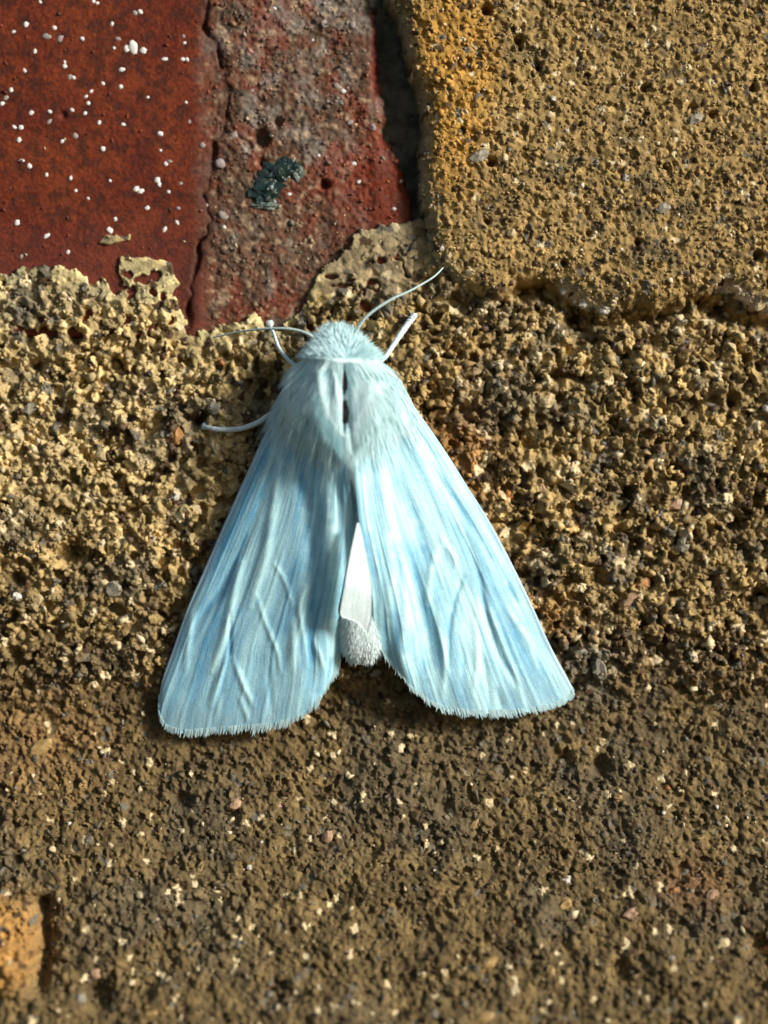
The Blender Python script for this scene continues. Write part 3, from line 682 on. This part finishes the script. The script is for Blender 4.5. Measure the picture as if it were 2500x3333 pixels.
WS = []
def make_wing(costa, inner, root, outer, ridges, hc, hi, seed, label, curl=0.0, fringe=True, droop=0.5, name='forewing', relief=1.0, pale=0.0, nu=150, nv=210, power=0.75):
    c = resample(costa, nv); i = resample(inner, nv); r = resample(root, nu); o = resample(outer, nu)
    u = np.linspace(0, 1, nu)[None, :, None]; v = np.linspace(0, 1, nv)[:, None, None]
    X = (1 - u) * c[:, None] + u * i[:, None] + (1 - v) * r[None] + v * o[None] - ((1 - u) * (1 - v) * c[0] + u * (1 - v) * i[0] + (1 - u) * v * c[-1] + u * v * i[-1])
    px, py = X[..., 0], X[..., 1]
    U = np.broadcast_to(u[..., 0], px.shape); V = np.broadcast_to(v[..., 0], px.shape)
    hC = np.interp(V, np.linspace(0, 1, len(hc)), hc); hI = np.interp(V, np.linspace(0, 1, len(hi)), hi)
    h = hC + (hI - hC) * U ** power - droop * V ** 5
    h = h - curl * U ** 7 * sstep(0.15, 0.45, V)
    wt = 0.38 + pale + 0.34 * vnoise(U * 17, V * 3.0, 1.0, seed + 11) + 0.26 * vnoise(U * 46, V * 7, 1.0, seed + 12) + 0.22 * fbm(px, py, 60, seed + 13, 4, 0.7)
    for pl, w, a in ridges:
        d, t = poly_dist(px, py, catmull(pl, 24) if len(pl) > 2 else pl)
        taper = 0.25 + 0.75 * np.sin(np.pi * np.clip(t, 0.02, 0.98)) ** 0.5
        h = h + (0.95 if w >= 24 else 0.55) * a * taper * np.exp(-(d / ((1.0 if w >= 24 else 0.72) * w)) ** 2)
        wt = wt + (0.62 if a > 0 else -0.30) * taper * (0.75 + 0.5 * vnoise(px, py, 22, seed + 14)) * np.exp(-(d / (0.55 * w)) ** 2)  # pale veins plus painted fold shading: crests lighter, troughs darker
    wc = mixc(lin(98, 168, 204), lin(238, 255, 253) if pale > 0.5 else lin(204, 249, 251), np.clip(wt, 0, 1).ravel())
    tipg = (sstep(0.84, 1.0, V + 0.04 * vnoise(px, py, 40, seed + 15)) * (1 - 0.75 * sstep(0.45, 0.9, U)) * (1 - min(1, pale * 1.4))).ravel()
    wc = mixc(wc, lin(152, 186, 194), 0.6 * tipg)
    wc = mixc(wc, lin(176, 190, 206), (0.6 * (1 - sstep(0.015, 0.06, U)) * (1 - min(1, pale * 1.4))).ravel())
    # radiating veins and soft creases that run root to margin
    h = h + relief * 0.018 * vnoise(U * 26, V * 3, 1.0, seed) * sstep(0, 0.1, V) + relief * 0.006 * vnoise(U * 80, V * 9, 1.0, seed + 1) + relief * 0.08 * vnoise(U * 9, V * 3.0, 1.0, seed + 2)
    h = h + 0.07 * np.exp(-((U - 0.012) / 0.012) ** 2)
    # veins: fine raised ribs
    for uv_, s0 in ((0.10, 0.0), (0.2, 0.35), (0.32, 0.42), (0.44, 0.45), (0.55, 0.45), (0.66, 0.42), (0.78, 0.0), (0.9, 0.1)):
        h = h + relief * 0.03 * np.exp(-((U - uv_ - 0.01 * np.sin(V * 6 + seed)) / 0.007) ** 2) * sstep(s0, s0 + 0.1, V)
    WS.append(np.stack([px[:110:2, ::3].ravel(), py[:110:2, ::3].ravel(), h[:110:2, ::3].ravel()], -1))
    pts = P(px, py, h).reshape(-1, 3)
    f = grid_faces(nu, nv)
    n = len(pts)
    back = pts + np.array([0, 0.045, 0])
    edge = np.r_[np.arange(nu), np.arange(1, nv) * nu + nu - 1, (nv - 1) * nu + np.arange(nu - 2, -1, -1), np.arange(nv - 2, 0, -1) * nu]
    e2 = np.roll(edge, -1)
    allf = np.vstack([f, f[:, ::-1] + n, np.stack([edge, edge + n, e2 + n, e2], -1)])
    uvs = np.stack([U.ravel(), V.ravel()], -1)
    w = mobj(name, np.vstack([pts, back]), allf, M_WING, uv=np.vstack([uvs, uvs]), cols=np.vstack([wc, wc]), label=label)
    if fringe:
        nb = 560
        k = rng.uniform(0.0, 1.0, nb)
        G = np.stack([px, py], -1)
        tip = np.stack([np.interp(k, np.linspace(0, 1, nu), G[-1, :, j]) for j in (0, 1)], -1)
        inn = np.stack([np.interp(k, np.linspace(0, 1, nu), G[-8, :, j]) for j in (0, 1)], -1)
        dr = tip - inn; dr /= np.linalg.norm(dr, axis=1)[:, None]
        hh = np.interp(k, np.linspace(0, 1, nu), h[-1])
        ln = rng.uniform(1, 20, nb) * (0.3 + 0.8 * sstep(0.02, 0.35, k)) * (1 + 0.6 * vnoise(k * 40, 0 * k, 1.0, seed + 5))
        sd = np.stack([-dr[:, 1], dr[:, 0]], -1); wd = rng.uniform(1.0, 2.6, nb)
        lean = rng.normal(0, 0.16, nb)[:, None] * sd
        a = tip - dr * 14; b = tip + (dr + lean) * ln[:, None] * 0.55; t = tip + (dr + lean * 1.4) * ln[:, None]
        dh = rng.uniform(-0.02, 0.05, nb)
        vs = np.stack([P(*(a - sd * wd[:, None]).T, hh + 0.015 + dh), P(*(a + sd * wd[:, None]).T, hh + 0.015 + dh), P(*(b + sd * wd[:, None] * 0.8).T, hh + dh - 0.02), P(*(b - sd * wd[:, None] * 0.8).T, hh + dh - 0.02), P(*t.T, hh + dh - 0.08)], 1)
        q = 5 * np.arange(nb)[:, None]
        tri = np.vstack([q + [0, 1, 2], q + [0, 2, 3], q + [3, 2, 4]])
        mobj('fringe', vs.reshape(-1, 3), tri, M_FRINGE, w, kind='stuff', label='hair fringe along the wing edge')
    return w

LW_C = dd([(622, 840), (594, 894), (560, 962), (525, 1040), (480, 1140), (440, 1232), (405, 1312), (375, 1398), (352, 1462), (343, 1508)])
LW_O = dd([(343, 1508), (343, 1545), (357, 1572), (395, 1584), (450, 1581), (505, 1576), (555, 1573), (595, 1568), (635, 1555), (668, 1534), (696, 1502), (718, 1462), (735, 1432)])
LW_I = dd([(742, 930), (752, 1010), (760, 1080), (763, 1120), (757, 1170), (748, 1225), (738, 1280), (731, 1318), (738, 1340), (742, 1380), (735, 1432)])
LW_R = dd([(622, 840), (660, 828), (705, 858), (742, 930)])
make_wing(LW_C, LW_I, LW_R, LW_O, RIDGE_L, [2.3, 1.45, 1.1, 1.0, 1.0], [4.5, 4.3, 4.0, 3.5, 2.8], 300, 'forewing on the shaded side, tinted bluer, with folds painted pale', droop=0.35, curl=0.8)
RW_C = dd([(858, 832), (902, 888), (958, 968), (1010, 1050), (1060, 1130), (1110, 1225), (1150, 1308), (1188, 1392), (1220, 1452), (1240, 1490)])
RW_O = dd([(1240, 1490), (1236, 1506), (1205, 1523), (1160, 1535), (1110, 1540), (1060, 1541), (1010, 1540), (960, 1532), (922, 1512), (888, 1484), (862, 1452), (828, 1412)])
RW_I = dd([(748, 930), (762, 1000), (770, 1060), (775, 1115), (785, 1175), (797, 1235), (805, 1290), (810, 1350), (828, 1412)])
RW_R = dd([(858, 832), (820, 826), (780, 858), (748, 930)])
make_wing(RW_C, RW_I, RW_R, RW_O, RIDGE_R, [2.5, 1.7, 1.25, 1.05, 1.0], [4.6, 4.4, 4.0, 3.4, 2.7], 320, 'white forewing on the lit side, tinted lighter, with soft creases', droop=0.3, pale=0.2)  # pale lightens the colour of this wing, as the side facing the sun
# hindwing showing between the forewings
HW_C = dd([(776, 1130), (789, 1190), (802, 1260), (803, 1330), (793, 1372)])
HW_I = dd([(772, 1130), (757, 1200), (746, 1262), (736, 1320), (740, 1334)])
HW_R = dd([(776, 1130), (774, 1129), (772, 1130)])
HW_O = dd([(793, 1372), (780, 1352), (762, 1340), (740, 1334)])
make_wing(HW_C, HW_I, HW_R, HW_O, [], [4.3, 4.3, 4.1, 3.7], [4.5, 4.7, 4.6, 4.15], 340, 'bright white hindwing edge in the gap between the forewings', fringe=False, droop=0.1, name='hindwing', relief=0.12, pale=0.75, nu=40, nv=70, power=1.0)

# body: head, thorax and abdomen as one surface
BR = np.array([(712, 728, 6, 2.4), (716, 728, 20, 2.8), (725, 729, 34, 3.2), (742, 731, 48, 3.7), (760, 733, 68, 4.1), (785, 736, 90, 4.45), (820, 739, 108, 4.65), (850, 741, 114, 4.7), (875, 742, 104, 4.7), (900, 743, 80, 4.65),
               (922, 744, 54, 4.6), (945, 746, 32, 4.45), (965, 750, 34, 4.0), (1000, 754, 46, 3.5), (1100, 760, 54, 3.1), (1250, 774, 52, 3.0), (1350, 780, 52, 3.1), (1400, 783, 48, 3.0), (1420, 784, 40, 2.7), (1430, 785, 27, 2.2), (1436, 785, 8, 1.4)])
yy = np.r_[np.linspace(712, 1000, 150), np.linspace(1006, 1436, 70)]
ti = np.linspace(0, 1, len(BR))
def bi(y, k): return np.interp(y, BR[:, 0], BR[:, k])
def smooth1(a, w=5):
    p = np.pad(a, w, mode='edge'); return np.convolve(p, np.ones(2 * w + 1) / (2 * w + 1), 'valid')
XC, HWD, HT = bi(yy, 1), smooth1(bi(yy, 2), 3), smooth1(bi(yy, 3), 3)
BODY_R = [(dd([(688, 800), (690, 850), (705, 900), (725, 930), (745, 943)]), 18, 0.30), (dd([(700, 776), (740, 782), (810, 778), (830, 790)]), 14, 0.28), (dd([(640, 790), (690, 790), (745, 796), (815, 792)]), 11, -0.3),
          (dd([(742, 800), (744, 900), (746, 930)]), 16, -0.35), (dd([(722, 800), (726, 850), (735, 900)]), 12, 0.16), (dd([(800, 830), (790, 880), (765, 935)]), 22, 0.2), (dd([(660, 845), (650, 900)]), 26, 0.15),
          (dd([(700, 760), (735, 752), (770, 765)]), 12, -0.16)]
def body_point(y, ang):
    """ang 0..pi over the top from one side to the other, pi..2pi underneath; y in traced px"""
    xc, hw, ht = np.interp(y, yy, XC), np.interp(y, yy, HWD), np.interp(y, yy, HT)
    base = 0.75
    sn = np.sin(ang)
    x = (xc + hw * np.sign(np.cos(ang)) * np.abs(np.cos(ang)) ** 0.85) * DK
    midh = base + (ht - base) * 0.42
    h = np.where(sn >= 0, midh + (ht - midh) * np.abs(sn) ** 0.9, midh - (midh - base) * np.abs(sn))
    py = y * DK
    for pl, w, a in BODY_R:
        d, _ = poly_dist(x, py, pl)
        h = h + np.where(sn > 0.15, a * np.exp(-(d / w) ** 2), 0)
    return x, py, h
ang = np.linspace(0, 2 * np.pi, 97)[:-1]
Yg, Ag = np.meshgrid(yy, ang, indexing='ij')
bx, by, bh = body_point(Yg, Ag)
bv = P(bx.ravel(), by.ravel(), bh.ravel())
na = len(ang); nr = len(yy)
ii = np.arange(nr * na).reshape(nr, na)
bf = np.stack([ii[:-1], np.roll(ii, -1, 1)[:-1], np.roll(ii, -1, 1)[1:], ii[1:]], -1).reshape(-1, 4)
bv = np.vstack([bv, bv[:na].mean(0), bv[-na:].mean(0)])
body_f = [tuple(q) for q in bf]
capt = np.array([(na * nr, (k + 1) % na, k, k) for k in range(na)])
# caps as thin fans of their own triangles
body = None
def tri_quads(q): return np.vstack([q[:, [0, 1, 2]], q[:, [0, 2, 3]]])
bt = np.vstack([tri_quads(bf), np.array([(na * nr, (k + 1) % na, k) for k in range(na)]), np.array([(na * nr + 1, (nr - 1) * na + k, (nr - 1) * na + (k + 1) % na) for k in range(na)])])
body = mobj('body', bv, bt, M_SKIN, label='furry white head, thorax and abdomen')

# bare dark gaps in the thorax fur
SLITS = [(1124, 1246, 7, 32), (1127, 1340, 12, 30), (1034, 1212, 6, 10), (1084, 1256, 6, 12)]
def body_h(px, py):
    y = py / DK
    xc, hw, ht = np.interp(y, yy, XC), np.interp(y, yy, HWD), np.interp(y, yy, HT)
    c = np.clip(np.abs(px / DK - xc) / hw, 0, 0.999) ** (1 / 0.85)
    a = np.arccos(c)
    _, _, h = body_point(y, np.where(px / DK > xc, a, np.pi - a))
    return h
for k, (x, y, a, b) in enumerate(SLITS[:2]):
    v, f = blob(a * 1.5 * S, 0.10, b * 1.1 * S, 400 + k, 2)
    v = v + P(np.array(x), np.array(y), body_h(np.array([x]), np.array([y]))[0] + 0.06)
    mobj('bare_patch', v, f, M_DARK, body, label='dark bare slit in the thorax fur')

def strands(name, root, dirp, lift, length, width, parent, mat, label, body_fun=None, bend=0.5, avoid=None):
    """root: (n,3) px,py,h; dirp: (n,2) direction in px; lift: rise as a share of length"""
    n = len(root)
    L = length[:, None]
    d3 = np.concatenate([dirp * (1 - 0.25 * lift[:, None]), np.zeros((n, 1))], 1)
    p = [root]
    for k, t in enumerate((0.35, 0.7, 1.0)):
        q = root.copy()
        q[:, :2] += dirp * length[:, None] * t
        rise = length * S * (lift * t - bend * lift * t * t)
        q[:, 2] = root[:, 2] + rise
        if body_fun is not None:
            q[:, 2] = np.maximum(q[:, 2], body_fun(q[:, 0], q[:, 1]) + 0.03 + 0.5 * np.maximum(rise, 0))
        p.append(q)
    if avoid is not None:
        bad = np.zeros(n, bool)
        for x, y, a, b in avoid:
            for q in p:
                bad |= ((q[:, 0] - x) / a) ** 2 + ((q[:, 1] - y) / b) ** 2 < 1
        p = [q[~bad] for q in p]; dirp = dirp[~bad]; width = width[~bad]; n = len(width)
    sd = np.stack([-dirp[:, 1], dirp[:, 0]], -1)
    vs = []
    tilt = rng.normal(0, 0.007, n)
    if body_fun is not None:      # each hair lies with the slope of the skin below it
        m = p[1][:, :2]; e = sd * 9.0
        ha = body_fun(m[:, 0] + e[:, 0], m[:, 1] + e[:, 1]); hb = body_fun(m[:, 0] - e[:, 0], m[:, 1] - e[:, 1])
        tilt += np.where((ha > 0) & (hb > 0), np.clip((ha - hb) / 18.0, -0.025, 0.025), 0) * width
    for q, ws in zip(p, (1.0, 0.9, 0.6, 0.0)):
        for s in ((-1, 1) if ws else (0,)):
            xy = q[:, :2] + s * sd * (width * ws)[:, None]
            vs.append(P(xy[:, 0], xy[:, 1], q[:, 2] + s * tilt))
    vs = np.stack(vs, 1)
    q = 7 * np.arange(n)[:, None]
    tri = np.vstack([q + [0, 1, 3], q + [0, 3, 2], q + [2, 3, 5], q + [2, 5, 4], q + [4, 5, 6]])
    return mobj(name, vs.reshape(-1, 3), tri, mat, parent, kind='stuff', label=label)

def below_fun(px, py):
    y = np.clip(py / DK, 713, 1434)
    xc, hw = np.interp(y, yy, XC), np.interp(y, yy, HWD)
    inside = (np.abs(px / DK - xc) < hw) & (py / DK < 1000)
    return np.where(inside, body_h(px, y * DK), -9.0)

NS = 15000
ys = rng.uniform(714, 962, NS); an = np.arccos(rng.uniform(-1, 1, NS) * 0.999)
an = np.where(rng.random(NS) < 0.18, rng.choice([-0.25, np.pi + 0.25], NS) * rng.random(NS) + np.where(rng.random(NS) < 0.5, 0, np.pi) * 0 + 0, an)
x, y, h = body_point(ys, an)
root = np.stack([x, y, h], -1)
cx, cy = 738 * DK, 800 * DK
dv = np.stack([(x - cx) * 0.62, (y - cy) * 1.0 + 95], -1)
head = ys < 775
dv[head] = np.stack([(x - cx) * 0.9, (y - 790 * DK) * 0.8 + 10], -1)[head]
dv += np.where(head, 16, 6)[:, None] * rng.normal(0, 1, dv.shape) + np.where(head, 20, 10)[:, None] * np.stack([vnoise(x, y, 45, 501), vnoise(x, y, 45, 502)], -1)
dv /= np.linalg.norm(dv, axis=1)[:, None]
ln = rng.uniform(34, 96, NS) * np.where(head, 0.42, 1.0)
strands('fur', root, dv, np.where(head, 0.28, 0.07) * rng.uniform(0.2, 1.4, NS), ln, rng.uniform(0.7, 1.5, NS), body, M_FUR, 'long white fur of the head and thorax', below_fun, 0.5, [(a, b, c * 1.15, d * 1.05) for a, b, c, d in SLITS])
# long hair tufts sweeping from the thorax on to the wing bases
WSP = np.vstack(WS[:2])
def wing_h(px, py):
    out = np.empty(len(px))
    for a in range(0, len(px), 1000):
        d = (px[a:a + 1000, None] - WSP[None, :, 0]) ** 2 + (py[a:a + 1000, None] - WSP[None, :, 1]) ** 2
        k = d.argmin(1); out[a:a + 1000] = np.where(d[np.arange(len(k)), k] < 400, WSP[k, 2], -9)
    return out
def over_fun(px, py):
    return np.maximum(below_fun(px, py), wing_h(px, py))
NT = 5200
side = rng.choice([-1, 1], NT)
tx = np.where(side < 0, rng.uniform(612, 738, NT), rng.uniform(748, 868, NT)); tyv = 845 + 78 * np.clip(1 - np.abs(tx - 742) / 130, 0, 1) ** 1.2 + rng.uniform(-45, 34, NT)
hx = over_fun(tx * DK, tyv * DK); ok = hx > 0
tx, tyv, hx = tx[ok], tyv[ok], hx[ok]; NT = len(tx)
dv = np.stack([(tx - 742) * 0.40, 100 + 0 * tx], -1) + rng.normal(0, 6, (NT, 2)); dv /= np.linalg.norm(dv, axis=1)[:, None]
strands('shoulder_fur', np.stack([tx * DK, tyv * DK, hx], -1), dv, rng.uniform(-0.6, -0.1, NT), rng.uniform(60, 230, NT) * rng.uniform(0.4, 1, NT), rng.uniform(0.6, 1.4, NT), body, M_FUR, 'long hairs lying over the wing bases', over_fun, 0.2, [(a, b, c, d) for a, b, c, d in SLITS])
# abdomen tip tuft
NA = 1500
ys = rng.uniform(1325, 1428, NA); an = np.arccos(rng.uniform(-1, 1, NA))
x, y, h = body_point(ys, an)
dv = np.stack([(x - 784 * DK) * 0.25, 60 + 0 * x], -1) + rng.normal(0, 9, (NA, 2)); dv /= np.linalg.norm(dv, axis=1)[:, None]
strands('tail_tuft', np.stack([x, y, h], -1), dv, rng.uniform(0.0, 0.25, NA), rng.uniform(10, 22, NA), rng.uniform(0.9, 2.0, NA), body, M_TAIL, 'cream tuft at the tip of the abdomen', None, 0.8)

# antennae and legs
def tube(pts, radii, seg=10, wob=0.0):
    p = np.array(pts, float); n = len(p)
    t = np.gradient(p, axis=0); t /= np.linalg.norm(t, axis=1)[:, None]
    up = np.array([0, -1.0, 0.0]); s = np.cross(t, up); s /= np.linalg.norm(s, axis=1)[:, None]; w = np.cross(s, t)
    a = np.linspace(0, 2 * np.pi, seg + 1)[:-1]
    r = np.asarray(radii)[:, None, None] * (1 + wob * rng.normal(size=(n, seg, 1)))
    v = p[:, None] + r * (np.cos(a)[None, :, None] * s[:, None] + np.sin(a)[None, :, None] * w[:, None])
    i = np.arange(n * seg).reshape(n, seg)
    q = np.stack([i[:-1], np.roll(i, -1, 1)[:-1], np.roll(i, -1, 1)[1:], i[1:]], -1).reshape(-1, 4)
    f = np.vstack([tri_quads(q), [(n * seg, (k + 1) % seg, k) for k in range(seg)], [(n * seg + 1, (n - 1) * seg + k, (n - 1) * seg + (k + 1) % seg) for k in range(seg)]])
    return np.vstack([v.reshape(-1, 3), p[:1], p[-1:]]), f

def c3(pts): return [(600 + x * 0.5124, 850 + y * 0.5124, h) for x, y, h in pts]
def sh(x, y): return float(surf(np.array([600 + x * 0.5124]), np.array([850 + y * 0.5124]))[0])
def limb(name, pts, r0, r1, mat, label, n=70, ann=0.0, wob=0.04):
    q = catmull(c3(pts), n); p = P(q[:, 0], q[:, 1], q[:, 2])
    t = np.linspace(0, 1, n)
    r = (r0 + (r1 - r0) * t) * (1 + ann * np.sin(t * n * 1.9))
    r[-1] *= 0.5; r[0] *= 0.6
    v, f = tube(p, r, 10, wob)
    return mobj(name, v, f, mat, moth, label=label)

limb('antenna', [(930, 570, 3.0), (850, 510, 3.1), (790, 465, 3.1), (720, 440, 3.0), (640, 428, 2.9), (540, 428, 2.7), (440, 436, 2.3), (340, 450, 1.8), (250, 470, 1.4), (180, 485, 1.05)], 0.10, 0.04, M_ANT, None, 110, 0.08)
tipR = sh(1645, 40) + 0.12
limb('antenna', [(1000, 570, 3.0), (1060, 490, 3.1), (1100, 430, 3.2), (1150, 360, 3.25), (1230, 295, 3.2), (1330, 235, 3.0), (1430, 190, 2.7), (1520, 140, 2.3), (1590, 95, max(1.9, tipR + 0.2)), (1645, 40, tipR)], 0.11, 0.045, M_ANT, 'longer antenna reaching the yellow brick', 110, 0.08)
lf = limb('leg', [(800, 720, 2.0), (690, 652, 1.9), (640, 605, 1.75), (600, 548, 1.6), (575, 480, 1.3), (545, 405, sh(545, 405) + 0.15)], 0.13, 0.09, M_LEG, 'thin front leg', 60, 0.1)
rf = limb('leg', [(1180, 700, 2.0), (1270, 615, 2.0), (1330, 530, 1.75), (1370, 470, 1.45), (1410, 412, 1.1), (1455, 352, sh(1455, 352) + 0.15)], 0.12, 0.2, M_LEG, 'thick pale front leg', 60, 0.12, 0.08)
hl = limb('leg', [(740, 880, 1.5), (640, 920, 1.3), (590, 952, 1.25), (530, 987, 1.2), (460, 1030, 1.1), (360, 1064, 1.0), (260, 1071, 0.9), (190, 1066, 0.75), (130, 1050, sh(130, 1050) + 0.12)], 0.2, 0.14, M_LEG, 'middle leg stretched out sideways', 80, 0.06)
for leg, (x, y), r in ((lf, (542, 397), 0.22), (rf, (1458, 350), 0.22), (hl, (135, 1050), 0.24)):
    v, f = blob(r, r * 0.8, r, int(x), 2)
    h = sh(x, y) + 0.2
    mobj('foot', v * 0.9 + P(np.array(600 + x * 0.5124), np.array(850 + y * 0.5124), h), f, M_LEG, leg)
print('faces', sum(len(m.polygons) for m in bpy.data.meshes), 'objects', len(bpy.data.objects))
